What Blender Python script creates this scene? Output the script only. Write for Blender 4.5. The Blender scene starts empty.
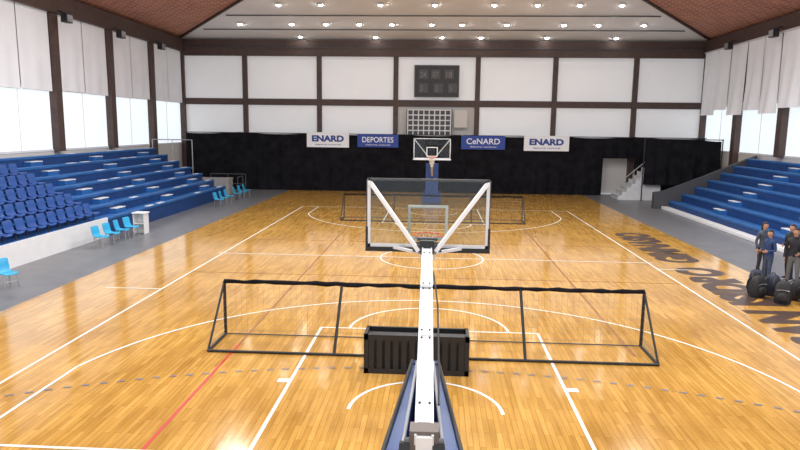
import bpy, bmesh, math, random
from mathutils import Vector, Matrix, Euler
random.seed(4)
scene=bpy.context.scene
try:
    scene.view_settings.view_transform='Standard'
    scene.view_settings.look='None'
    scene.view_settings.exposure=0.0
except Exception as e: print(e)

# ------------------------------------------------------------ materials
def mat(name,col,rough=0.6,metal=0.0,emit=0.0,ecol=None,noise=0.0,nscale=3.0,spec=0.5,coat=0.0):
    m=bpy.data.materials.new(name); m.use_nodes=True
    nt=m.node_tree; b=nt.nodes['Principled BSDF']
    b.inputs['Base Color'].default_value=(*col,1)
    b.inputs['Roughness'].default_value=rough
    b.inputs['Metallic'].default_value=metal
    b.inputs['Specular IOR Level'].default_value=spec
    b.inputs['Coat Weight'].default_value=coat
    if emit>0:
        b.inputs['Emission Color'].default_value=(*(ecol or col),1)
        b.inputs['Emission Strength'].default_value=emit
    if noise>0:
        tc=nt.nodes.new('ShaderNodeTexCoord'); n=nt.nodes.new('ShaderNodeTexNoise')
        n.inputs['Scale'].default_value=nscale; n.inputs['Detail'].default_value=4
        nt.links.new(tc.outputs['Object'],n.inputs['Vector'])
        r=nt.nodes.new('ShaderNodeValToRGB')
        r.color_ramp.elements[0].position=0.3; r.color_ramp.elements[1].position=0.7
        r.color_ramp.elements[0].color=(*[c*(1-noise) for c in col],1)
        r.color_ramp.elements[1].color=(*[min(1,c*(1+noise)) for c in col],1)
        nt.links.new(n.outputs['Fac'],r.inputs['Fac']); nt.links.new(r.outputs['Color'],b.inputs['Base Color'])
    return m

def wood_floor_mat():
    m=bpy.data.materials.new('court_wood'); m.use_nodes=True
    nt=m.node_tree; L=nt.links; b=nt.nodes['Principled BSDF']
    tc=nt.nodes.new('ShaderNodeTexCoord'); mp=nt.nodes.new('ShaderNodeMapping')
    mp.inputs['Rotation'].default_value=(0,0,math.radians(90))
    L.new(tc.outputs['Object'],mp.inputs['Vector'])
    br=nt.nodes.new('ShaderNodeTexBrick')
    br.inputs['Scale'].default_value=1.0
    br.inputs['Brick Width'].default_value=0.9
    br.inputs['Row Height'].default_value=0.09
    br.inputs['Mortar Size'].default_value=0.003
    br.inputs['Mortar'].default_value=(0.30,0.15,0.035,1)
    br.inputs['Color1'].default_value=(0.66,0.385,0.10,1)
    br.inputs['Color2'].default_value=(0.50,0.27,0.057,1)
    L.new(mp.outputs['Vector'],br.inputs['Vector'])
    n=nt.nodes.new('ShaderNodeTexNoise'); n.inputs['Scale'].default_value=0.6; n.inputs['Detail'].default_value=6
    L.new(tc.outputs['Object'],n.inputs['Vector'])
    mp2=nt.nodes.new('ShaderNodeMapping'); mp2.inputs['Scale'].default_value=(14,1.2,1)
    L.new(tc.outputs['Object'],mp2.inputs['Vector'])
    n2=nt.nodes.new('ShaderNodeTexNoise'); n2.inputs['Scale'].default_value=1.0; n2.inputs['Detail'].default_value=5
    L.new(mp2.outputs['Vector'],n2.inputs['Vector'])
    r=nt.nodes.new('ShaderNodeValToRGB'); r.color_ramp.elements[0].position=0.3; r.color_ramp.elements[1].position=0.75
    r.color_ramp.elements[0].color=(0.84,0.80,0.74,1); r.color_ramp.elements[1].color=(1.12,1.12,1.12,1)
    L.new(n.outputs['Fac'],r.inputs['Fac'])
    r2=nt.nodes.new('ShaderNodeValToRGB'); r2.color_ramp.elements[0].position=0.25; r2.color_ramp.elements[1].position=0.75
    r2.color_ramp.elements[0].color=(0.80,0.77,0.70,1); r2.color_ramp.elements[1].color=(1.15,1.15,1.15,1)
    L.new(n2.outputs['Fac'],r2.inputs['Fac'])
    a=nt.nodes.new('ShaderNodeMixRGB'); a.blend_type='MULTIPLY'; a.inputs[0].default_value=1
    c=nt.nodes.new('ShaderNodeMixRGB'); c.blend_type='MULTIPLY'; c.inputs[0].default_value=1
    L.new(br.outputs['Color'],a.inputs[1]); L.new(r.outputs['Color'],a.inputs[2])
    L.new(a.outputs['Color'],c.inputs[1]); L.new(r2.outputs['Color'],c.inputs[2])
    L.new(c.outputs['Color'],b.inputs['Base Color'])
    rr=nt.nodes.new('ShaderNodeMapRange'); rr.inputs['To Min'].default_value=0.07; rr.inputs['To Max'].default_value=0.16
    L.new(n2.outputs['Fac'],rr.inputs['Value']); L.new(rr.outputs['Result'],b.inputs['Roughness'])
    b.inputs['Specular IOR Level'].default_value=0.7
    return m

def brick_ceiling_mat():
    m=bpy.data.materials.new('rust_brick_ceiling'); m.use_nodes=True
    nt=m.node_tree; L=nt.links; b=nt.nodes['Principled BSDF']
    tc=nt.nodes.new('ShaderNodeTexCoord')
    br=nt.nodes.new('ShaderNodeTexBrick'); br.inputs['Scale'].default_value=1
    br.inputs['Brick Width'].default_value=0.6; br.inputs['Row Height'].default_value=0.3
    br.inputs['Mortar Size'].default_value=0.03
    br.inputs['Color1'].default_value=(0.56,0.21,0.12,1); br.inputs['Color2'].default_value=(0.38,0.13,0.08,1)
    br.inputs['Mortar'].default_value=(0.60,0.44,0.36,1)
    L.new(tc.outputs['Object'],br.inputs['Vector']); L.new(br.outputs['Color'],b.inputs['Base Color'])
    b.inputs['Roughness'].default_value=0.85
    return m

def glass_mat():
    m=bpy.data.materials.new('backboard_glass'); m.use_nodes=True
    nt=m.node_tree; L=nt.links; nt.nodes.remove(nt.nodes['Principled BSDF'])
    out=nt.nodes['Material Output']
    t=nt.nodes.new('ShaderNodeBsdfTransparent'); t.inputs['Color'].default_value=(0.93,0.96,0.95,1)
    g=nt.nodes.new('ShaderNodeBsdfGlossy'); g.inputs['Roughness'].default_value=0.05
    f=nt.nodes.new('ShaderNodeFresnel'); f.inputs['IOR'].default_value=1.35
    mx=nt.nodes.new('ShaderNodeMixShader'); L.new(f.outputs[0],mx.inputs[0]); L.new(t.outputs[0],mx.inputs[1]); L.new(g.outputs[0],mx.inputs[2])
    L.new(mx.outputs[0],out.inputs['Surface'])
    return m

M={}
M['wood']=wood_floor_mat()
M['grey']=mat('grey_sport_floor',(0.15,0.15,0.16),0.35,noise=0.15,nscale=1.5)
M['line']=mat('white_line_paint',(0.85,0.83,0.76),0.3)
M['red']=mat('red_line_paint',(0.5,0.04,0.02),0.3)
M['brownline']=mat('brown_line_paint',(0.30,0.12,0.04),0.3)
M['navyline']=mat('blue_grey_line_paint',(0.15,0.18,0.25),0.3)
M['lettering']=mat('dark_lettering',(0.075,0.045,0.035),0.3)
M['brown']=mat('brown_beam_paint',(0.075,0.045,0.038),0.6,noise=0.15)
M['panel']=mat('frosted_panel',(0.79,0.79,0.80),0.5,emit=0.17,ecol=(0.93,0.97,1),noise=0.03,nscale=0.5)  # faint emission stands in for daylight coming through the panel
M['blind']=mat('white_blind_fabric',(0.74,0.75,0.78),0.8,emit=0.09,ecol=(0.9,0.95,1),noise=0.04,nscale=0.8)  # slight glow put into the fabric imitates daylight passing through
M['window']=mat('daylit_window',(0.30,0.32,0.34),0.4,emit=0.92,ecol=(0.86,0.94,0.99),noise=0.06,nscale=0.6)
M['wwhite']=mat('white_ceiling_paint',(0.90,0.90,0.90),0.8,noise=0.04,nscale=0.7)
M['wallpaint']=mat('wall_paint',(0.62,0.60,0.57),0.8)
M['rust']=brick_ceiling_mat()
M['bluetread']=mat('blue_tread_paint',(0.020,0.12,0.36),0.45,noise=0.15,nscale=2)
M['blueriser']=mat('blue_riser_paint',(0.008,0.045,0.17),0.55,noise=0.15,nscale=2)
M['seatblue']=mat('navy_seat_plastic',(0.02,0.075,0.28),0.35)
M['chairblue']=mat('light_blue_plastic',(0.03,0.36,0.62),0.35)
M['concrete']=mat('concrete',(0.30,0.29,0.28),0.8,noise=0.15)
M['white']=mat('white_paint',(0.80,0.80,0.80),0.4,noise=0.03)
M['offwhite']=mat('offwhite_metal',(0.66,0.67,0.69),0.35,noise=0.08,nscale=4)
M['black']=mat('black_paint',(0.012,0.012,0.013),0.45)
M['blackfab']=mat('black_fabric',(0.010,0.010,0.013),0.9,noise=0.4,nscale=2,spec=0.1)
M['darkgrey']=mat('dark_grey_metal',(0.06,0.06,0.065),0.5)
M['midgrey']=mat('mid_grey_metal',(0.36,0.37,0.39),0.45,noise=0.1)
M['bracket']=mat('brown_grey_bracket',(0.12,0.095,0.08),0.5,noise=0.2)
M['steel']=mat('steel',(0.45,0.46,0.48),0.35,metal=0.7)
M['padblue']=mat('blue_pad_vinyl',(0.016,0.05,0.19),0.4)
M['orange']=mat('rim_orange',(0.75,0.12,0.03),0.4)
M['net']=mat('white_net_cord',(0.75,0.75,0.72),0.8)
M['netgrey']=mat('grey_net_cord',(0.40,0.33,0.24),0.8)
M['glass']=glass_mat()
M['bannerblue']=mat('banner_blue',(0.02,0.06,0.32),0.6)
M['bannerwhite']=mat('banner_white',(0.85,0.87,0.9),0.6)
M['textblue']=mat('text_blue',(0.02,0.06,0.28),0.6)
M['digit']=mat('score_digit',(0.16,0.15,0.15),0.5)
M['lamp']=mat('lamp_glow',(1,1,1),0.5,emit=45,ecol=(1,0.98,0.93))
M['skin']=mat('skin_tone',(0.50,0.27,0.18),0.5)
M['hair']=mat('dark_hair',(0.02,0.013,0.01),0.7)
M['eye']=mat('eye_white',(0.8,0.8,0.8),0.3)
M['lip']=mat('lip_tone',(0.35,0.10,0.09),0.5)
M['jacketnavy']=mat('navy_jacket',(0.02,0.05,0.15),0.8,noise=0.2,nscale=8)
M['jacketblack']=mat('black_jacket',(0.018,0.018,0.022),0.8,noise=0.3,nscale=8)
M['shirtgrey']=mat('grey_shirt',(0.06,0.075,0.11),0.8,noise=0.2,nscale=8)
M['pantsgrey']=mat('grey_trousers',(0.15,0.145,0.14),0.85,noise=0.15,nscale=8)
M['pantsdark']=mat('dark_trousers',(0.02,0.022,0.03),0.85,noise=0.15,nscale=8)
M['pantsjean']=mat('denim',(0.05,0.075,0.13),0.85,noise=0.2,nscale=10)
M['bag']=mat('backpack_nylon',(0.018,0.018,0.02),0.7,noise=0.3,nscale=6)
M['bagnavy']=mat('backpack_navy',(0.02,0.025,0.05),0.7,noise=0.3,nscale=6)

# ------------------------------------------------------------ mesh builder
_textcache={}
def text_geo(body,bold=0.02):
    if (body,bold) in _textcache: return _textcache[(body,bold)]
    cu=bpy.data.curves.new('t','FONT'); cu.body=body; cu.offset=bold
    ob=bpy.data.objects.new('t',cu); scene.collection.objects.link(ob)
    dg=bpy.context.evaluated_depsgraph_get()
    me=bpy.data.meshes.new_from_object(ob.evaluated_get(dg))
    vs=[v.co.copy() for v in me.vertices]; fs=[tuple(p.vertices) for p in me.polygons]
    bpy.data.objects.remove(ob); bpy.data.meshes.remove(me)
    x0=min(v.x for v in vs);x1=max(v.x for v in vs);y0=min(v.y for v in vs);y1=max(v.y for v in vs)
    vs=[((v.x-x0)/(x1-x0),(v.y-y0)/(y1-y0)) for v in vs]
    _textcache[(body,bold)]=(vs,fs); return vs,fs

class MB:
    def __init__(s): s.v=[];s.f=[];s.m=[];s.mats=[]
    def mi(s,m):
        mm=M[m]
        if mm not in s.mats: s.mats.append(mm)
        return s.mats.index(mm)
    def add(s,vs,fs,m):
        o=len(s.v); k=s.mi(m)
        s.v+=[tuple(v) for v in vs]
        for f in fs: s.f.append(tuple(i+o for i in f)); s.m.append(k)
    def box(s,c,d,m,R=None):
        c=Vector(c); vs=[]
        for x in(-.5,.5):
            for y in(-.5,.5):
                for z in(-.5,.5):
                    p=Vector((x*d[0],y*d[1],z*d[2]))
                    if R: p=R@p
                    vs.append(c+p)
        s.add(vs,[(0,1,3,2),(4,6,7,5),(0,4,5,1),(2,3,7,6),(0,2,6,4),(1,5,7,3)],m)
    def bx(s,x0,x1,y0,y1,z0,z1,m): s.box(((x0+x1)/2,(y0+y1)/2,(z0+z1)/2),(abs(x1-x0),abs(y1-y0),abs(z1-z0)),m)
    def quad(s,a,b,c,d,m): s.add([a,b,c,d],[(0,1,2,3)],m)
    def tube(s,pts,r,m,seg=8,ell=(1,1),ref=None,cap=True):
        pts=[Vector(p) for p in pts]; n=len(pts)
        if not isinstance(r,(list,tuple)): r=[r]*n
        vs=[];fs=[]
        for i,p in enumerate(pts):
            t=(pts[min(i+1,n-1)]-pts[max(i-1,0)]).normalized()
            rf=Vector(ref) if ref else (Vector((0,0,1)) if abs(t.z)<0.9 else Vector((0,1,0)))
            u=t.cross(rf).normalized(); w=u.cross(t).normalized()
            for k in range(seg):
                a=2*math.pi*k/seg
                vs.append(p+u*math.cos(a)*r[i]*ell[0]+w*math.sin(a)*r[i]*ell[1])
        for i in range(n-1):
            for k in range(seg):
                k2=(k+1)%seg
                fs.append((i*seg+k,i*seg+k2,(i+1)*seg+k2,(i+1)*seg+k))
        if cap:
            fs.append(tuple(range(seg-1,-1,-1))); fs.append(tuple((n-1)*seg+k for k in range(seg)))
        s.add(vs,fs,m)
    def beam(s,a,b,w,h,m):
        a=Vector(a);b=Vector(b);t=(b-a); L=t.length; t.normalize()
        rf=Vector((0,0,1)) if abs(t.z)<0.95 else Vector((0,1,0))
        u=t.cross(rf).normalized(); v=u.cross(t)
        R=Matrix((u,t,v)).transposed()
        s.box((a+b)/2,(w,L,h),m,R)
    def ball(s,c,r,m,seg=12,rings=8,keep=None):
        c=Vector(c);vs=[];fs=[]
        for i in range(rings+1):
            th=math.pi*i/rings
            for k in range(seg):
                a=2*math.pi*k/seg
                vs.append(c+Vector((r[0]*math.sin(th)*math.cos(a),r[1]*math.sin(th)*math.sin(a),r[2]*math.cos(th))))
        for i in range(rings):
            for k in range(seg):
                k2=(k+1)%seg
                f=(i*seg+k,(i+1)*seg+k,(i+1)*seg+k2,i*seg+k2)
                if keep:
                    cc=sum((vs[q] for q in f),Vector())/4-c
                    if not keep(cc): continue
                fs.append(f)
        s.add(vs,fs,m)
    def text(s,body,o,ux,uy,w,h,m,bold=0.02):
        vs,fs=text_geo(body,bold); o=Vector(o);ux=Vector(ux);uy=Vector(uy)
        s.add([o+ux*(x*w)+uy*(y*h) for x,y in vs],fs,m)
    def obj(s,name,loc=(0,0,0),rot=0,parent=None,smooth=False,bevel=0):
        me=bpy.data.meshes.new(name); me.from_pydata(s.v,[],s.f)
        for mm in s.mats: me.materials.append(mm)
        for p,k in zip(me.polygons,s.m): p.material_index=k
        if smooth:
            for p in me.polygons: p.use_smooth=True
            try: me.set_sharp_from_angle(angle=math.radians(45))
            except Exception: pass
        me.update()
        ob=bpy.data.objects.new(name,me); scene.collection.objects.link(ob)
        ob.location=loc; ob.rotation_euler=(0,0,rot)
        if parent: ob.parent=parent
        if bevel>0:
            b=ob.modifiers.new('bevel','BEVEL'); b.width=bevel; b.segments=2; b.limit_method='ANGLE'
        return ob

XL,XR,YF,YN=-18.6,18.8,24.4,-27.0
EAVE=10.65
# ------------------------------------------------------------ floor
b=MB()
b.bx(-10.4,10.4,YN,YF,-0.1,0,'wood')
b.bx(XL,-10.4,YN,YF,-0.1,0,'grey'); b.bx(10.4,XR,YN,YF,-0.1,0,'grey')
b.obj('floor')

b=MB()
def strip(pts,w,m,z=0.004):
    pts=[Vector((p[0],p[1],z)) for p in pts]
    n=len(pts);vs=[];fs=[]
    for i,p in enumerate(pts):
        t=(pts[min(i+1,n-1)]-pts[max(i-1,0)]).normalized(); u=Vector((-t.y,t.x,0))*w/2
        vs+=[p+u,p-u]
    for i in range(n-1): fs.append((2*i,2*i+1,2*i+3,2*i+2))
    b.add(vs,fs,m)
def arc(cx,cy,r,a0,a1,n=48):
    return [(cx+r*math.cos(math.radians(a0+(a1-a0)*i/n)),cy+r*math.sin(math.radians(a0+(a1-a0)*i/n))) for i in range(n+1)]
W=0.06
for sx in(-1,1): strip([(sx*7.5,-14),(sx*7.5,14)],W,'line')
for sy in(-1,1):
    strip([(-7.5,sy*14),(7.5,sy*14)],W,'line')
    for sx in(-1,1):
        strip([(sx*2.45,sy*14),(sx*2.45,sy*8.2)],W,'line',0.005)
        strip([(sx*6.6,sy*14),(sx*6.6,sy*11.0)],W,'line',0.005)
        if sy<0: b.bx(sx*2.42,sx*2.68,-11.35-0.06,-11.35+0.1,0.003,0.007,'line')
    strip([(-2.45,sy*8.2),(2.45,sy*8.2)],W,'line',0.006)
    a=math.degrees(math.acos(6.6/6.75))
    if sy<0:
        strip(arc(0,-12.425,6.75,a,180-a,80),W,'line',0.005); strip(arc(0,-8.2,1.8,0,180),W,'line',0.005); strip(arc(0,-12.425,1.25,0,180),W,'line',0.006)
    else:
        strip(arc(0,12.425,6.75,180+a,360-a,80),W,'line',0.005); strip(arc(0,8.2,1.8,180,360),W,'line',0.005); strip(arc(0,12.425,1.25,180,360),W,'line',0.006)
strip([(-7.65,0),(7.65,0)],W,'line',0.006)
strip(arc(0,0,1.8,0,360),W,'line',0.006)
strip([(-9.1,-5.2),(-7.5,-5.2)],W,'line',0.006)
strip([(7.5,-1.0),(8.7,-1.0)],W,'line',0.006)
strip([(-3.96,-16),(-3.96,-9.5)],0.06,'red',0.003)
strip([(-3.96,-9.5),(-3.96,14)],0.05,'brownline',0.003)
strip([(4.2,-9.5),(4.2,14)],0.05,'brownline',0.003)
for yy in(-3,3): strip([(-7.5,yy),(7.5,yy)],0.05,'brownline',0.0025)
for i in range(-38,39):
    a0=90+i*1.15
    strip(arc(0,-25,14.45,a0,a0+0.5,2),0.05,'navyline',0.007)
b.text('GIMNASIO',(9.5,0.2,0.004),(0,1,0),(-1,0,0),6.4,1.5,'lettering',0.06)
b.text('SAN ISIDRO',(9.5,-8.6,0.004),(0,1,0),(-1,0,0),8.0,1.5,'lettering',0.06)
b.obj('floor_markings')

# ------------------------------------------------------------ far wall
b=MB()
b.bx(XL-0.3,XR+0.3,YF+0.12,YF+0.4,0,EAVE,'wallpaint')
b.obj('wall_far')
cols=[-18.55,-13.8,-8.4,-2.9,2.9,8.3,13.85,18.7]
n=0
for i in range(7):
    x0,x1=cols[i],cols[i+1]
    for z0,z1 in((6.5,9.5),(3.6,6.05)):
        n+=1; b=MB()
        b.bx(x0+0.16,x1-0.16,YF,YF+0.1,z0,z1,'panel' if not(i==3 and z0<5) else 'wallpaint')
        b.obj('window_%d'%n)
b=MB()
for x in cols: b.bx(x-0.17,x+0.17,YF-0.22,YF+0.11,0,9.6,'brown')
b.bx(XL,XR,YF-0.15,YF+0.11,6.05,6.5,'brown')
b.bx(XL,XR,YF-0.15,YF+0.11,3.3,3.6,'brown')
b.bx(XL,XR,YF-0.3,YF+0.11,9.5,10.1,'brown')
b.bx(XL,XR,YF-0.18,YF+0.11,10.1,EAVE-0.02,'brown')
b.bx(XL,XR,YF-0.36,YF-0.30,10.03,10.1,'darkgrey')
b.obj('trim_1')

# ------------------------------------------------------------ side walls
ys=[YF-5.3*i for i in range(10)]
def sidewall(side,X,nm,k0):
    s=-1 if side=='left' else 1
    w=MB(); w.bx(X,X+s*0.3,YN,YF+0.12,0,3.2,'wallpaint')
    w.bx(X+s*0.12,X+s*0.3,YN,YF+0.12,6.2,EAVE,'wallpaint'); w.obj('wall_'+side)
    t=MB()
    for y in ys: t.bx(X-s*0.35,X+s*0.1,y-0.25,y+0.25,3.2 if y<17 else 0,10.1,'brown')
    t.bx(X-s*0.06,X+s*0.1,YN,YF-0.4,6.12,6.3,'white')
    t.bx(X-s*0.45,X+s*0.1,YN,YF-0.4,9.75,EAVE,'brown')
    t.obj('trim_2' if side=='left' else 'trim_3')
    k=k0
    for i in range(len(ys)-1):
        y1=ys[i]-0.25;y0=ys[i+1]+0.25
        q=MB(); q.bx(X+s*0.02,X+s*0.08,y0,y1,3.2,6.12,'window')
        q.bx(X-s*0.0,X+s*0.02,(y0+y1)/2-0.02,(y0+y1)/2+0.02,3.2,6.12,'white')
        q.bx(X-s*0.03,X+s*0.02,y0,y1,3.2,3.3,'white')
        q.obj('window_%d'%k); k+=1
    NB=24
    def blind(a,c,zb,xo,amp,bulge,ph):
        q=MB(); vs=[];fs=[]
        for u in range(NB+1):
            yy=a+(c-a)*u/NB
            for v in range(7):
                zz=9.82+(zb-9.82)*v/6
                off=amp*math.sin(u*0.55+ph)*(v/6)+bulge*(v/6)**1.5*abs(math.sin(u/NB*math.pi))
                vs.append((X-s*(xo+off),yy,zz))
        for u in range(NB):
            for v in range(6): fs.append((u*7+v,(u+1)*7+v,(u+1)*7+v+1,u*7+v+1))
        q.add(vs,fs,'blind')
        q.tube([(X-s*(xo+.04),a,9.8),(X-s*(xo+.04),c,9.8)],0.06,'offwhite')
        if side=='left': q.tube([(X-s*(xo+.02),a+.05,zb),(X-s*(xo+.02),c-.05,zb)],0.02,'offwhite',seg=6)
        q.obj('roller_blind',smooth=True)
    if side=='left':
        for i in range(len(ys)-1):
            y1=ys[i]-0.27;y0=ys[i+1]+0.27
            for j in range(2):
                blind(y0+(y1-y0)*j/2+0.03,y0+(y1-y0)*(j+1)/2-0.03,6.15-0.1*random.random(),0.16,0.03,0.05,j)
    else:
        y=YF-0.6; j=0
        while y>YN+2:
            w_=random.uniform(1.5,2.1)
            blind(y-w_,y,5.75+random.uniform(-0.25,0.3),0.5 ,0.06,0.28,j); y-=w_+random.uniform(0.0,0.12); j+=1
sidewall('left',XL,'l',15); sidewall('right',XR,'r',24)

# ------------------------------------------------------------ ceiling (hipped)
b=MB(); sl=0.217; xm=(XL+XR)/2; hw=(XR-XL)/2+0.3; rz=EAVE+hw*sl
A=(XL-0.3,YF+0.3,EAVE);B=(XR+0.3,YF+0.3,EAVE);R1=(xm,YF+0.3-hw,rz);R0=(xm,YN,rz);C=(XL-0.3,YN,EAVE);D=(XR+0.3,YN,EAVE)
b.add([A,B,R1],[(0,1,2)],'wwhite'); b.quad(A,R1,R0,C,'rust'); b.quad(B,D,R0,R1,'rust')
b.obj('ceiling')
b=MB()
b.beam((XL-0.1,YF-0.1,EAVE-0.02),(xm,YF+0.3-hw,rz-0.12),0.14,0.12,'brown')
b.beam((XR+0.1,YF-0.1,EAVE-0.02),(xm,YF+0.3-hw,rz-0.12),0.14,0.12,'brown')
for u in(2.2,4.6):
    zz=EAVE+sl*u-0.06
    b.bx(XL+u+0.3,XR-u-0.3,YF+0.3-u-0.03,YF+0.3-u+0.03,zz-0.03,zz+0.03,'darkgrey')
b.obj('trim_4')
b=MB()
def spot(x,u):
    zz=EAVE+sl*u-0.12; y=YF+0.3-u
    b.tube([(x,y,zz+0.14),(x,y,zz)],0.17,'offwhite',seg=12)
    b.ball((x,y,zz-0.01),(0.14,0.14,0.07),'lamp',8,6)
for x in(-9.6,-4.3,0.3,3.0,7.5,12.2): spot(x,1.0)
for x in(-13.2,-9.7,-7.4,-5.2,-3.0,-0.4,1.6,4.5,8.2,10.4,13.3): spot(x,3.3)
for x in(-9.8,-7.2,-3.5,-0.2,3.4,6.0,8.5,11.0): spot(x,6.4)
b.obj('ceiling_spotlights',smooth=True)

# added fill lamps on rods, out of view, to light the hall
for x in(-9.5,0.1,9.7):
    for y in(-20,-12,-4,2,6.5):
        zc=EAVE+sl*(hw-abs(x-xm))
        q=MB()
        q.box((0,0,0.15),(1.3,1.3,0.1),'offwhite')
        for dx in(-.6,.6): q.tube([(dx,0,0.2),(dx,0,max(0.25,zc-12.0-0.15))],0.02,'steel')
        q.obj('unseen_fill_lamp',(x,y,12.0))
        l=bpy.data.lights.new('fill_light','AREA'); l.shape='SQUARE'; l.size=1.2; l.energy=530; l.color=(0.96,0.985,1.0)
        lo=bpy.data.objects.new('fill_light',l); lo.location=(x,y,12.08); scene.collection.objects.link(lo)

# ------------------------------------------------------------ stands
def stand(side,xf,xw,y0,y1,z0,n,dz,frontmat):
    s=-1 if side=='left' else 1
    dx=(xw-xf)/n
    b=MB()
    for i in range(n):
        xa=xf+i*dx; xb=xf+(i+1)*dx; z=z0+i*dz
        zl=z-dz if i else 0
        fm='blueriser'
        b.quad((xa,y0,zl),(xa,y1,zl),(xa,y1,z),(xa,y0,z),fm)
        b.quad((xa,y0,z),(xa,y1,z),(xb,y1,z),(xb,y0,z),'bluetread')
        b.bx(xa-s*0.03,xa+s*0.30,y0+0.01,y1-0.01,z-0.05,z+0.04,'bluetread')
        for y in(y0,y1): b.quad((xa,y,0),(xb,y,0),(xb,y,z),(xa,y,z),'concrete')
    b.quad((xw,y0,0),(xw,y1,0),(xw,y1,z0+(n-1)*dz),(xw,y0,z0+(n-1)*dz),'concrete')
    return b,dx
b,dx=stand('left',-13.3,-18.45,-26,17.8,0.7,7,0.39,'white')
b.bx(-13.3,-13.22,-26,2.9,0,0.78,'white')
for ya in(5.0,10.2,15.6):
    for i in range(7):
        xa=-13.3+i*dx; z=0.7+i*0.39
        if i: b.bx(xa+0.32,xa,ya-0.42,ya+0.42,z-0.39,z-0.17,'bluetread'); b.bx(xa+0.33,xa+0.04,ya-0.42,ya+0.42,z-0.18,z-0.15,'white')
for i in range(7):
    for yy in(7.2,8.4,12.4,13.4,17.1):
        if random.random()<0.6: b.bx(-13.3+i*dx-0.05,-13.3+i*dx-0.25,yy-0.3,yy+0.3,0.7+i*0.39+0.04,0.7+i*0.39+0.06,'white')
standL=b.obj('bleacher_stand')
b,dx2=stand('right',13.8,18.7,-26,16.0,0.45,7,0.42,'white')
for ya in(4.0,10.5):
    for i in range(1,7):
        xa=13.8+i*dx2; z=0.45+i*0.42
        b.bx(xa-0.32,xa,ya-0.42,ya+0.42,z-0.42,z-0.2,'bluetread'); b.bx(xa-0.33,xa-0.06,ya-0.42,ya+0.42,z-0.2,z-0.17,'white')
b.obj('bleacher_stand')
b=MB(); b.bx(13.35,13.75,-26,16.0,0,0.16,'white'); b.obj('concrete_curb',bevel=0.02)

PROF=[(0.23,0.40),(0.2,0.43),(0.0,0.405),(-0.13,0.42),(-0.19,0.48),(-0.22,0.60),(-0.26,0.78),(-0.28,0.80)]
def shell(b,o,s,w,m,zs=1.0):
    cols_=[-0.5,-0.42,-0.2,0.2,0.42,0.5]; vs=[];fs=[];nc=len(cols_)
    for t in(0,1):
        for j,(px,pz) in enumerate(PROF):
            nar=0.86 if j in(0,len(PROF)-1) else 1
            for c in cols_:
                lift=0.025*(abs(c)*2)**2
                x=px - t*0.018*(1 if j>3 else 0); z=pz-t*0.018*(1 if j<=3 else 0)
                if j<=3: z+=lift
                else: x+=lift
                vs.append((o[0]+s*x,o[1]+c*w*nar,o[2]+z*zs))
    np_=len(PROF);N=nc*np_
    for t in(0,1):
        for j in range(np_-1):
            for c in range(nc-1):
                f=(t*N+j*nc+c,t*N+j*nc+c+1,t*N+(j+1)*nc+c+1,t*N+(j+1)*nc+c); fs.append(f)
    for c in range(nc-1):
        fs.append((c,c+1,N+c+1,N+c)); q=(np_-1)*nc; fs.append((q+c,q+c+1,N+q+c+1,N+q+c))
    for j in range(np_-1):
        for c in(0,nc-1): fs.append((j*nc+c,(j+1)*nc+c,N+(j+1)*nc+c,N+j*nc+c))
    b.add(vs,fs,m)
b=MB()
for i in range(5):
    for j in range(27):
        y=2.6-j*0.6
        shell(b,(-13.3+(i+0.55)*dx,y,0.7+i*0.39-0.14),1,0.47,'seatblue')
        b.tube([(-13.3+(i+0.5)*dx,y,0.7+i*0.39),(-13.3+(i+0.5)*dx,y,0.7+i*0.39+0.27)],0.03,'darkgrey',seg=6)
b.obj('stadium_seats',smooth=True,parent=standL)

def chair(x,y,face=1,rot=0):
    b=MB(); shell(b,(0,0,0),1,0.44,'chairblue')
    for sx in(-0.15,0.17):
        for sy in(-0.17,0.17):
            b.tube([(sx,sy,0.40),(sx*1.25,sy*1.15,0.0)],0.014,'steel',seg=6)
    b.tube([(0.2,-0.18,0.2),(0.2,0.18,0.2)],0.01,'steel',seg=6)
    b.tube([(-0.17,-0.18,0.4),(-0.17,0.18,0.4)],0.012,'steel',seg=6)
    b.obj('plastic_chair',(x,y,0),rot,smooth=True)
for d in(22.7,23.5,24.3,25.1): chair(-12.25,d-22.2,rot=random.uniform(-.15,.15))
chair(-11.75,16.7-22.2,rot=-0.4); chair(-11.9,15.9-22.2,rot=-0.3)
for d in(35.2,36.1,37.0,38.6,39.6,40.6): chair(-12.1,d-22.2,rot=random.uniform(-.1,.1))
# small white stand next to the chairs
b=MB(); b.bx(-0.28,0.28,-0.25,0.25,0.86,0.91,'white')
for sx in(-1,1): b.bx(sx*0.24,sx*0.21,-0.22,0.22,0.0,0.86,'white')
b.bx(-0.21,0.21,0.16,0.19,0.0,0.86,'white'); b.bx(-0.21,0.21,-0.2,0.16,0.42,0.45,'white')
b.obj('side_table',(-12.25,3.75,0),bevel=0.008)

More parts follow.
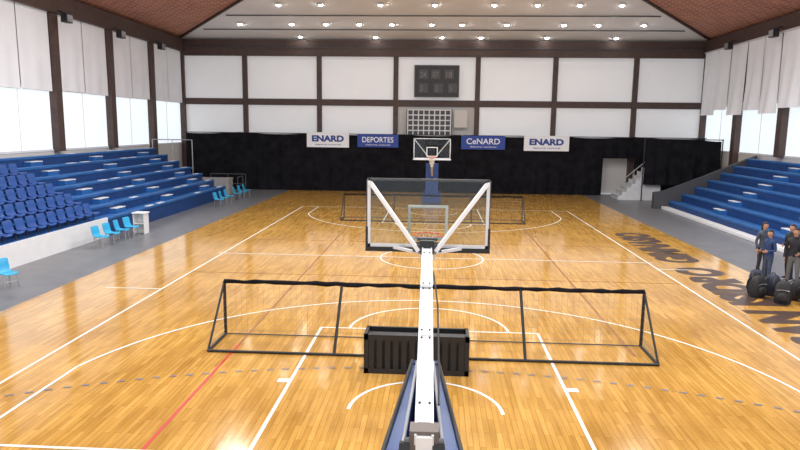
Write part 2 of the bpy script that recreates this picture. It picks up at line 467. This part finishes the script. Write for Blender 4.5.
b=MB(); b.bx(-15.2,-13.1,17.85,18.7,0,1.15,'concrete'); b.bx(-15.25,-13.05,17.83,18.75,1.15,1.2,'concrete'); b.obj('concrete_block',bevel=0.02)
b=MB()
pf=[(12.9,0),(12.9,0.95),(13.5,1.05),(15.6,1.9),(18.6,3.2),(18.6,0)]
nq=len(pf); b.add([(x,16.05,z) for x,z in pf]+[(x,16.35,z) for x,z in pf],[tuple(range(nq)),tuple(range(2*nq-1,nq-1,-1))]+[(i,(i+1)%nq,nq+(i+1)%nq,nq+i) for i in range(nq)],'darkgrey')
b.obj('concrete_parapet')
def railing(x0,y0,x1,y1,z,h=1.0,m='darkgrey',z1=None):
    b=MB(); L=math.hypot(x1-x0,y1-y0); k=max(2,int(L/0.9)+1); z1=z if z1 is None else z1
    for i in range(k):
        f=i/(k-1); x=x0+(x1-x0)*f;y=y0+(y1-y0)*f; zz=z+(z1-z)*f; b.tube([(x,y,zz),(x,y,zz+h)],0.03,m)
    for q in(0.5,1.0): b.tube([(x0,y0,z+h*q),(x1,y1,z1+h*q)],0.03,m)
    return b.obj('handrail')
railing(-15.2,20.5,-12.8,20.5,0,1.3); railing(-12.9,20.2,-12.9,17.9+1.2,0,1.2)
railing(-18.2,18.4,-15.6,18.4,0,3.6,'steel')
# grey staircase in far right corner, black face imitates a dark opening's shade below its landing
b=MB(); ns=10; sx0=12.1; run=0.27; ris=0.26
for i in range(ns):
    b.bx(sx0+i*run,sx0+(i+1)*run+0.001,20.6,22.2,0,ris*(i+1),'offwhite'); b.bx(sx0+i*run-0.02,sx0+i*run+0.05,20.59,22.21,ris*(i+1),ris*(i+1)+0.02,'midgrey')
xe=sx0+ns*run
b.bx(xe,18.0,20.6,22.2,ris*ns-0.22,ris*ns,'midgrey'); b.bx(xe,18.0,21.9,22.2,0,ris*ns-0.22,'black')
b.bx(17.6,18.0,20.6,21.9,0,ris*ns-0.22,'concrete')
for i in range(0,ns+1,3):
    x=sx0+i*run+0.15; z=ris*(min(i+1,ns)); b.tube([(x,20.66,z),(x,20.66,z+0.95)],0.025,'midgrey')
b.tube([(sx0+0.15,20.66,ris+0.95),(xe+0.1,20.66,ris*ns+0.95),(17.9,20.66,ris*ns+0.95)],0.03,'midgrey')
b.obj('staircase')

# ------------------------------------------------------------ curtain
b=MB()
def curtain(x0,x1,z0,z1f,y=YF-1.1):
    n=int((x1-x0)/0.12); vs=[];fs=[];rows=6
    for i in range(n+1):
        x=x0+(x1-x0)*i/n
        for r in range(rows+1):
            f=r/rows; z=z1f(x)+(z0-z1f(x))*f
            off=(0.07*math.sin(x*7.1)+0.05*math.sin(x*3.3+1)+0.03*math.sin(x*15))*(0.3+f)
            vs.append((x,y+off,z))
    for i in range(n):
        for r in range(rows): a=i*(rows+1)+r; fs.append((a,a+rows+1,a+rows+2,a+1))
    b.add(vs,fs,'blackfab')
top=lambda x:4.1-0.12*abs(math.sin((x+2.9)/5.55*math.pi))
curtain(-17.9,11.7,0.0,top); curtain(11.7,13.8,2.6,top); curtain(13.8,18.5,0.3,top)
b.tube([(-18.1,YF-1.1,4.05),(18.6,YF-1.1,4.05)],0.03,'black')
b.obj('stage_curtain',smooth=True)
b=MB()
curtain(13.6,18.3,1.05,lambda x:4.0-0.1*abs(math.sin(x*1.3)),y=20.25)
b.tube([(13.5,20.25,0),(13.5,20.25,4.05)],0.04,'black'); b.tube([(13.5,20.25,4.0),(18.45,20.25,4.0)],0.03,'black'); b.tube([(18.4,20.25,0),(18.4,20.25,4.05)],0.04,'black')
b.obj('side_drape',smooth=True)

def banner(x0,x1,z0,z1,bg,fg,txt,sub=None,bold=0.05):
    b=MB(); y=YF-1.32
    b.bx(x0,x1,y,y+0.03,z0,z1,bg); w=x1-x0;h=z1-z0
    b.text(txt,(x0+w*0.12,y-0.01,z0+h*0.38),(1,0,0),(0,0,1),w*0.76,h*0.42,fg,bold)
    b.text(sub or 'deporte nacional',(x0+w*0.2,y-0.01,z0+h*0.12),(1,0,0),(0,0,1),w*0.6,h*0.12,fg,0.01)
    for x in(x0+0.05,x1-0.05): b.tube([(x,y+0.03,z1),(x,y+0.2,z1+0.15)],0.015,'net',seg=5)
    b.obj('sponsor_banner')
banner(-9.1,-6.1,3.1,4.15,'bannerwhite','textblue','ENARD')
banner(-5.5,-2.6,3.15,4.05,'bannerblue','bannerwhite','DEPORTES',bold=0.01)
banner(1.8,4.85,3.1,4.05,'bannerblue','bannerwhite','CeNARD',bold=0.01)
banner(6.15,9.25,3.05,4.1,'bannerwhite','textblue','ENARD')

b=MB(); y=YF-0.55
b.bx(-1.5,1.5,y,y+0.3,6.75,8.85,'black'); b.bx(-1.58,1.58,y+0.02,y+0.34,6.7,8.9,'darkgrey')
for i,(x,z,t) in enumerate([(-1.15,8.05,'24'),(-0.3,8.05,'07'),(0.65,8.05,'18'),(-1.15,7.1,'3'),(0.9,7.1,'5'),(-0.1,7.1,'2')]):
    b.bx(x-0.1,x+0.55,y-0.02,y,z-0.1,z+0.55,'darkgrey'); b.text(t,(x,y-0.03,z),(1,0,0),(0,0,1),0.42 if len(t)>1 else 0.18,0.4,'digit')
b.obj('scoreboard')
b=MB(); y=YF-0.6
for i in range(9): x=-2.0+i*0.38; b.bx(x-0.04,x+0.04,y,y+0.04,4.0,5.8,'offwhite')
for i in range(6): z=4.0+i*0.36; b.bx(-2.04,1.08,y-0.02,y+0.02,z-0.04,z+0.04,'offwhite')
b.bx(-2.1,1.14,y+0.05,y+0.1,3.9,5.85,'darkgrey'); b.bx(1.3,2.2,y,y+0.05,4.6,5.8,'wallpaint')
b.obj('lattice_screen')

def flood(x,y,z,s):
    b=MB(); b.box((0,0,0),(0.3,0.5,0.4),'black'); b.box((-s*0.16,0,0),(0.03,0.42,0.32),'steel'); b.tube([(0,0,0.2),(s*0.4,0,0.35)],0.04,'black'); b.tube([(0,-.28,-0.1),(0,-.28,0.25),(0,.28,0.25),(0,.28,-0.1)],0.02,'black')
    b.obj('floodlight',(x,y,z))
for y in ys[1:6]:
    flood(XL+0.95,y,9.5,-1); flood(XR-1.05,y,9.7,1)

# ------------------------------------------------------------ basketball hoop
def hoop(near):
    b=MB()
    zc=3.27 if near else 3.42; w,h=(0.9,0.525) if near else (1.0,0.56)
    b.box((0,0,zc),(2*w,0.02,2*h),'glass')
    fm='offwhite'
    for sx in(-1,1): b.box((sx*(w-0.02),-0.01,zc),(0.045,0.05,2*h),fm)
    b.box((0,-0.01,zc+h-0.015),(2*w,0.05,0.035),'darkgrey' if near else fm)
    b.box((0,-0.01,zc-h+0.04),(2*w,0.05,0.06),fm)
    b.box((0,0,zc-h-0.01),(2*w+0.06,0.09,0.07),'black' if near else 'offwhite')
    for sx in(-1,1): b.box((sx*(w+0.012),0,zc-h+0.15),(0.035,0.08,0.35),'black')
    for sx in(-1,1): b.box((sx*(w+0.012),0,zc+0.1),(0.015,0.06,2*h-0.25),'darkgrey')
    for sx in(-1,1): b.box((sx*0.28,0.012,zc-h+0.15+0.24),(0.04,0.004,0.5),'white')
    for z in(zc-h+0.16,zc-h+0.64): b.box((0,0.0121,z),(0.60,0.004,0.04),'white')
    for sx in(-1,1):
        b.beam((sx*(w-0.04),-0.05,zc+h-0.06),(sx*0.12,-0.32,zc-h+0.02),0.055,0.05,'white')
        b.beam((sx*0.5,-0.03,zc-h+0.02),(sx*0.12,-0.3,zc-h+0.0),0.05,0.04,'offwhite')
    b.box((0,-0.16,zc-h+0.06),(0.42,0.28,0.10),'darkgrey'); b.box((0,-0.3,zc-h+0.08),(0.2,0.08,0.2),'black')
    b.box((0,-0.10,zc-h+0.17),(0.3,0.12,0.04),'darkgrey')
    rz_=zc-h+0.15
    ring=[(0.225*math.cos(a),0.375+0.225*math.sin(a),rz_) for a in [2*math.pi*i/32 for i in range(33)]]
    b.tube(ring,0.011,'orange',seg=8,ref=(0,0,1)); b.box((0,0.085,rz_-0.03),(0.2,0.13,0.02),'orange'); b.box((0,0.025,rz_-0.08),(0.2,0.02,0.16),'orange')
    for k in range(12):
        for d in(1,-1):
            pts=[]
            for q in range(6):
                a=2*math.pi*(k+d*q*0.5)/12; rr=0.22-0.018*q-(0.02 if q>2 else 0); pts.append((rr*math.cos(a),0.375+rr*math.sin(a),rz_-0.08*q))
            b.tube(pts,0.005,'net',seg=4)
    if near:
        bo=0.045
        e0=Vector((0,-0.33,zc-h+0.0)); e1=Vector((0.06,-5.0,2.2))
        b.beam(e0,e1,0.125,0.14,'white')
        for sx in(-1,1): b.beam(e0+Vector((sx*0.064,0,0.045)),e1+Vector((sx*0.064,0,0.045)),0.018,0.08,'offwhite')
        b.box(e0.lerp(e1,0.33)+Vector((0,0,0.07)),(0.15,0.16,0.03),'midgrey'); b.box(e0.lerp(e1,0.62)+Vector((0,0,0.07)),(0.14,0.10,0.03),'offwhite')
        for t_ in(0.05,0.31,0.35,0.6,0.64,0.9):
            p=e0.lerp(e1,t_)+Vector((0,0,0.08))
            for sx in(-1,1): b.ball(p+Vector((sx*0.04,0,0)),(0.012,0.012,0.012),'darkgrey',6,4)
        b.beam(e0+Vector((0,-0.1,-0.35)),e1+Vector((0,0.3,-0.7)),0.09,0.09,'offwhite')
        b.beam(e0+Vector((0,-0.05,0.0)),e0+Vector((0,-0.1,-0.38)),0.1,0.1,'offwhite')
        b.tube([(0.10,-1.0,2.62),(0.16,-2.2,2.5),(0.17,-3.4,2.33),(0.17,-4.4,2.26)],0.010,'black')
        b.box(e1+Vector((0,0.10,0.02)),(0.22,0.16,0.17),'bracket'); b.tube([e1+Vector((-0.15,0.06,0)),e1+Vector((0.15,0.06,0))],0.035,'darkgrey',seg=12)
        for sx in(-1,1):
            b.beam((bo+sx*0.13,-4.95,2.2),(bo+sx*0.3,-5.5,0.3),0.08,0.1,'black')
        b.tube([(bo,-1.95,1.3),(bo*0.5,-2.6,2.3)],0.04,'steel')
        F,K=-1.85,-5.4
        hf,hb=0.15,0.50
        zt,zb_=1.66,1.5
        for sx in(-1,1):
            hi,ki=hf-0.05,hb-0.24
            b.add([(sx*hf+bo/2,F,0.12),(sx*hb+bo,K,0.12),(sx*hb+bo,K,zb_),(sx*hf+bo/2,F,zt),(sx*hi+bo/2,F,0.12),(sx*ki+bo,K,0.12),(sx*ki+bo,K,zb_),(sx*hi+bo/2,F,zt)],
                  [(0,1,2,3),(4,7,6,5),(3,2,6,7),(0,3,7,4),(1,5,6,2),(0,4,5,1)],'padblue')
            b.tube([(sx*(hf+0.01)+bo/2,F,zt+0.02),(sx*(hb+0.01)+bo,K,zb_+0.02)],0.022,'black')
            b.tube([(sx*hi+bo/2,F,zt+0.01),(sx*ki+bo,K,zb_+0.01)],0.018,'midgrey')
        b.box((bo/2,F-0.02,0.9),(2*hf,0.1,1.55),'padblue')
        b.box((bo,-3.7,0.3),(1.1,3.6,0.36),'padblue'); b.box((bo,-3.7,0.5),(1.0,3.5,0.05),'padblue')
        for sx in(-1,1):
            for y in(-2.2,-5.2): b.tube([(sx*0.4-0.04,y,0.08),(sx*0.4+0.04,y,0.08)],0.08,'black',seg=14)
        for y in(-3.0,-4.2): b.box((bo,y,1.2),(0.4,0.05,0.05),'black')
    else:
        e0=Vector((0,-0.33,zc-h)); e1=Vector((0,-3.4,2.3))
        b.beam(e0,e1,0.2,0.2,'white'); b.beam(e0+Vector((0,-0.1,-0.4)),e1+Vector((0,0,-0.6)),0.12,0.12,'white'); b.beam(e0,e0+Vector((0,-0.1,-0.42)),0.12,0.12,'white')
        b.box((0,-3.4,1.25),(0.75,0.4,2.4),'padblue'); b.box((0,-4.2,0.35),(1.1,1.9,0.6),'padblue')
        for sx in(-1,1): b.beam((sx*0.2,-3.5,2.2),(sx*0.4,-5.0,0.6),0.08,0.08,'black')
        for sx in(-1,1):
            for y in(-3.5,-5.0): b.tube([(sx*0.45-0.04,y,0.08),(sx*0.45+0.04,y,0.08)],0.08,'black',seg=14)
    return b
b=hoop(True); b.obj('basketball_hoop',(-0.01,-12.74,0),0)
b=hoop(False); o=b.obj('basketball_hoop',(-0.15,12.8,0),math.pi)

# ------------------------------------------------------------ goal frames
def goal(loc,rot):
    b=MB(); Wd=4.47; H=1.2; Dp=1.1
    def wob(p0,p1,r,n=40,amp=0.012):
        p0=Vector(p0);p1=Vector(p1); pts=[];rs=[]
        for i in range(n+1):
            p=p0.lerp(p1,i/n); p.z+=random.uniform(-amp,amp); pts.append(p); rs.append(r*random.uniform(0.75,1.3))
        b.tube(pts,rs,'blackfab',seg=8)
    wob((-Wd,Dp,H),(Wd,Dp,H),0.042)
    b.tube([(-Wd,0,0.03),(Wd,0,0.03)],0.028,'black'); b.tube([(-Wd,Dp,0.03),(Wd,Dp,0.03)],0.014,'darkgrey')
    for sx in(-1,1):
        b.tube([(sx*Wd,0,0.03),(sx*Wd,Dp,0.03)],0.03,'black')
        b.tube([(sx*Wd,Dp,0.03),(sx*Wd,Dp,H)],0.035,'black')
        b.tube([(sx*Wd,0,0.03),(sx*Wd,Dp,H)],0.024,'black')
        b.tube([(sx*1.9,0,0.03),(sx*1.9,Dp,H)],0.03,'black')
    for i in range(75):
        x=-Wd+2*Wd*i/74
        b.tube([(x,Dp+0.01,0.03),(x,Dp+0.01,H)],0.0022,'netgrey',seg=3,cap=False)
    for i in range(1,10):
        z=H*i/10; b.tube([(-Wd,Dp+0.01,z),(Wd,Dp+0.01,z)],0.0022,'netgrey',seg=3,cap=False)
    for sx in(-1,1):
        for i in range(1,9):
            y=Dp*i/9; b.tube([(sx*Wd,y,0.03),(sx*Wd,y,H*i/9)],0.0035,'netgrey',seg=3,cap=False)
            b.tube([(sx*Wd,y,H*i/9),(sx*Wd,Dp,H*i/9)],0.0035,'netgrey',seg=3,cap=False)
    b.obj('training_goal',loc,rot,smooth=True)
goal((0.03,-10.0,0),0); goal((-0.05,8.6,0),0)

# black slatted box
b=MB(); w,d,h=1.95,0.55,0.75
for z in(0.05,h-0.05):
    b.bx(-w/2,w/2,0,0.06,z-0.05,z+0.05,'black'); b.bx(-w/2,w/2,d-0.06,d,z-0.05,z+0.05,'black')
    for sx in(-1,1): b.bx(sx*w/2,sx*(w/2-0.06),0,d,z-0.05,z+0.05,'black')
for sx in(-1,1):
    for y in(0.03,d-0.03): b.bx(sx*w/2,sx*(w/2-0.08),y-0.03,y+0.03,0,h,'black')
for i in range(12):
    x=-w/2+0.14+i*(w-0.28)/11
    b.bx(x-0.05,x+0.05,0.01,0.04,0.08,h-0.08,'black'); b.bx(x-0.05,x+0.05,d-0.04,d-0.01,0.08,h-0.08,'black')
b.bx(-w/2+0.05,w/2-0.05,0.05,d-0.05,0.06,0.1,'black'); b.bx(-w/2+0.02,w/2-0.02,0.2,0.35,h-0.09,h-0.05,'black')
b.bx(-w/2+0.05,w/2-0.05,0.25,0.28,0.1,h-0.1,'darkgrey')
b.obj('slatted_crate',(-0.20,-10.86,0),0.0)

# ------------------------------------------------------------ people
def skin_geo(vs,es,rs):
    me=bpy.data.meshes.new('sk'); me.from_pydata(vs,es,[]); ob=bpy.data.objects.new('sk',me); scene.collection.objects.link(ob)
    md=ob.modifiers.new('s','SKIN'); md.use_smooth_shade=True
    for i,r in enumerate(rs):
        sv=ob.data.skin_vertices[0].data[i]; sv.radius=r if isinstance(r,tuple) else (r,r); sv.use_root=(i==0)
    sb=ob.modifiers.new('u','SUBSURF'); sb.levels=2; sb.render_levels=2
    dg=bpy.context.evaluated_depsgraph_get(); m2=bpy.data.meshes.new_from_object(ob.evaluated_get(dg))
    V=[v.co.copy() for v in m2.vertices];F=[tuple(p.vertices) for p in m2.polygons]
    bpy.data.objects.remove(ob); bpy.data.meshes.remove(m2); return V,F
def person(name,loc,head,h,jk,pt,arms,legs,turn=0,lean=0.0,hairlong=False):
    J=[(0,0,.95),(0,0.0,1.08),(0,0.01,1.26),(0,0,1.42),(0,0.0,1.50),(0,0.015,1.57)]
    R=[(.15,.115),(.135,.10),(.165,.115),(.13,.095),(.058,.058),(.052,.052)]
    E=[(0,1),(1,2),(2,3),(3,4),(4,5)]; SM=[pt,jk,jk,jk,'skin']
    for s in(-1,1):
        A=arms[0 if s<0 else 1]; n=len(J)
        J+=[(s*.17,0,1.41),A[0],A[1]]; R+=[(.066,.066),(.046,.046),(.031,.031)]
        E+=[(3,n),(n,n+1),(n+1,n+2)]; SM+=[jk,jk,jk]
        Lg=legs[0 if s<0 else 1]; n=len(J)
        J+=[(s*.085,0,.86),Lg[0],Lg[1],(Lg[1][0],Lg[1][1],0.06)]; R+=[(.09,.095),(.062,.062),(.045,.05),(.042,.045)]
        E+=[(0,n),(n,n+1),(n+1,n+2),(n+2,n+3)]; SM+=[pt,pt,pt,pt]
    V,F=skin_geo(J,E,R); JV=[Vector(j) for j in J]
    b=MB(); groups={}
    for f in F:
        c=sum((V[i] for i in f),Vector())/len(f); best=1e9;bm='skin'
        for (i,j),m_ in zip(E,SM):
            a=JV[i];d=JV[j]-a; t=max(0,min(1,(c-a).dot(d)/d.length_squared)); q=(c-a-d*t).length/(((R[i][0]+R[j][0])/2)**0.5)
            if q<best: best=q;bm=m_
        if bm==pt and c.z>0.93: bm=jk
        if bm=='skin' and c.z<1.47: bm=jk
        groups.setdefault(bm,[]).append(f)
    for m_,fs in groups.items():
        used=sorted({i for f in fs for i in f}); mp={u:k for k,u in enumerate(used)}
        b.add([V[u] for u in used],[tuple(mp[i] for i in f) for f in fs],m_)
    b.tube([(0,0,1.475),(0,0.005,1.505)],[.08,.068],jk,seg=14)
    T=Matrix.Rotation(turn,3,'Z'); hc=Vector((0,0.02,1.655))
    hb=MB()
    hb.ball((0,0,0),(.076,.094,.118),'skin',18,14)
    hb.ball((0,0.02,-.065),(.052,.06,.052),'skin',12,8)
    hb.add([(-.014,.085,.0-.02),(.014,.085,-.02),(0,.118,-.022),(0,.088,.022)],[(0,1,2),(0,2,3),(1,3,2)],'skin')
    for s in(-1,1):
        hb.ball((s*.03,.083,.008),(.013,.009,.008),'eye',8,6); hb.ball((s*.03,.091,.008),(.006,.004,.006),'hair',6,4)
        hb.tube([(s*.015,.091,.028),(s*.047,.082,.027)],.004,'hair',seg=5)
        hb.ball((s*.077,0,-.005),(.010,.02,.03),'skin',8,6)
    hb.ball((0,.083,-.052),(.024,.008,.007),'lip',8,6)
    hb.ball((0,-.008,.016),(.085,.100,.116),'hair',18,14,keep=lambda c:(c.z>0.045) or (c.y<0.0 and c.z>-0.06) )
    if hairlong: hb.tube([(0,-.07,.02),(0,-.09,-.10),(0,-.08,-.2)],[.07,.06,.03],'hair',seg=10,ell=(1,.5))
    o=len(b.v)
    for v in hb.v: b.v.append(tuple(T@Vector(v)+hc))
    for f,k in zip(hb.f,hb.m):
        b.f.append(tuple(i+o for i in f)); b.m.append(b.mi([kk for kk in M if M[kk]==hb.mats[k]][0]))
    for s in(-1,1):
        A=arms[0 if s<0 else 1]; w_=Vector(A[1]); d=(w_-Vector(A[0])).normalized()
        nrm=Vector((-s,0,0)); nrm=(nrm-d*nrm.dot(d)).normalized(); sd=d.cross(nrm).normalized()
        if sd.y<0: sd=-sd
        b.tube([w_-d*.03,w_,w_+d*.03,w_+d*.07,w_+d*.092],[.026,.027,.036,.038,.03],'skin',seg=10,ell=(0.42,1),ref=tuple(sd))
        for k,(off,L_) in enumerate([(.028,.072),(.010,.080),(-.009,.075),(-.027,.058)]):
            p0=w_+d*.082+sd*off; p1=p0+d*L_*.45+nrm*.008; p2=p1+d*L_*.28+nrm*.016; p3=p2+d*L_*.2+nrm*.02
            b.tube([p0,p1,p2,p3],[.0095,.009,.0082,.006],'skin',seg=7)
        p0=w_+d*.025+sd*.03; p1=p0+d*.03+sd*.025+nrm*.01; p2=p1+d*.03+sd*.008+nrm*.012
        b.tube([p0,p1,p2],[.012,.0105,.008],'skin',seg=7)
        b.tube([w_-d*.05,w_-d*.005],[.038,.036],jk,seg=10)
        Lg=legs[0 if s<0 else 1]; x,y=Lg[1][0],Lg[1][1]
        b.tube([(x,y-.075,.045),(x,y-.04,.055),(x,y+.03,.055),(x*1.05,y+.11,.042),(x*1.08,y+.17,.034),(x*1.08,y+.19,.03)],[.03,.043,.046,.045,.036,.015],'black',seg=12,ell=(1,.85))
        b.box((x*1.04,y+.055,.010),(.085,.26,.02),'white')
    k=h/1.775
    b.v=[(v[0]*k,v[1]*k,v[2]*k) for v in b.v]
    return b.obj(name,loc,head,smooth=True)
st=[((-.10,.03,.50),(-.11,-.02,.10)),((.10,.01,.50),(.12,-.03,.10))]
st2=[((-.11,.06,.50),(-.14,.05,.10)),((.11,.0,.50),(.13,-.07,.10))]
hang=[((-.235,-.03,1.14),(-.25,.06,.90)),((.235,-.03,1.14),(.25,.05,.90))]
fold=[((-.24,-.02,1.15),(-.13,.20,1.06)),((.235,-.03,1.14),(.25,.06,.90))]
phone=[((-.24,-.03,1.14),(-.14,.17,1.10)),((.24,-.03,1.14),(.14,.18,1.10))]
person('standing_person',(10.12,-2.75,0),math.radians(100),1.66,'jacketnavy','pantsjean',phone,st,0.2)
person('standing_person',(10.66,-3.1,0),math.radians(150),1.78,'jacketblack','pantsgrey',fold,st2,-0.3)
person('standing_person',(10.55,-1.5,0),math.radians(190),1.72,'shirtgrey','pantsdark',hang,st,0.3,hairlong=True)
person('standing_person',(11.15,-2.0,0),math.radians(110),1.74,'jacketblack','pantsdark',phone,st2,0.0)

def backpack(loc,rot,m,tilt=0):
    b=MB(); vs=[];fs=[]; prof=[(0,.30,.20),(0.04,.33,.24),(.2,.34,.25),(.36,.31,.22),(.46,.24,.16),(.50,.12,.08)]
    seg=16
    for z,w_,d_ in prof:
        for k in range(seg):
            a=2*math.pi*k/seg; c,s_=math.cos(a),math.sin(a)
            e=0.55; vs.append((w_/2*math.copysign(abs(c)**e,c),d_/2*math.copysign(abs(s_)**e,s_)+tilt*z,z))
    for i in range(len(prof)-1):
        for k in range(seg): k2=(k+1)%seg; fs.append((i*seg+k,i*seg+k2,(i+1)*seg+k2,(i+1)*seg+k))
    fs.append(tuple(range(seg-1,-1,-1))); fs.append(tuple((len(prof)-1)*seg+k for k in range(seg)))
    b.add(vs,fs,m)
    b.ball((0,-.13+tilt*.15,.16),(.125,.05,.11),m,12,8)
    b.tube([(-.12,-.125+tilt*.3,.31),(0,-.13+tilt*.3,.33),(.12,-.125+tilt*.3,.31)],.006,'steel',seg=5)
    for sx in(-1,1): b.tube([(sx*.08,.10+tilt*.44,.44),(sx*.10,.17+tilt*.35,.36),(sx*.11,.19+tilt*.2,.2),(sx*.12,.12,.05)],[.02,.026,.024,.015],'black',seg=8,ell=(1,.5))
    b.tube([(-.04,tilt*.5,.48),(-.03,tilt*.5,.54),(.03,tilt*.5,.54),(.04,tilt*.5,.48)],.01,'black',seg=6)
    b.v=[(x*1.25,y*1.25,z*1.2) for x,y,z in b.v]
    b.obj('backpack',loc,rot,smooth=True)
backpack((9.1,-4.3,0),0.4,'bag'); backpack((9.45,-4.95,0),-0.5,'bag'); backpack((9.98,-4.5,0),0.9,'bag',-0.15); backpack((9.6,-4.1,0),2.2,'bagnavy'); backpack((10.0,-5.15,0),1.5,'bag'); backpack((9.45,-3.5,0),2.8,'bagnavy')

# ------------------------------------------------------------ world & camera
w=bpy.data.worlds.new('world'); scene.world=w; w.use_nodes=True
bg=w.node_tree.nodes['Background']; bg.inputs[0].default_value=(0.85,0.92,1,1); bg.inputs[1].default_value=1.35
cam=bpy.data.cameras.new('camera'); co=bpy.data.objects.new('camera',cam); scene.collection.objects.link(co)
cam.lens=28.8; cam.sensor_width=36; cam.clip_end=200
mtx=Euler((math.radians(90-8.65),0,math.radians(3.18))).to_matrix()@Matrix.Rotation(math.radians(0.7),3,'Z')
co.matrix_world=Matrix.Translation((0.1,-22.2,4.54))@mtx.to_4x4()
scene.camera=co
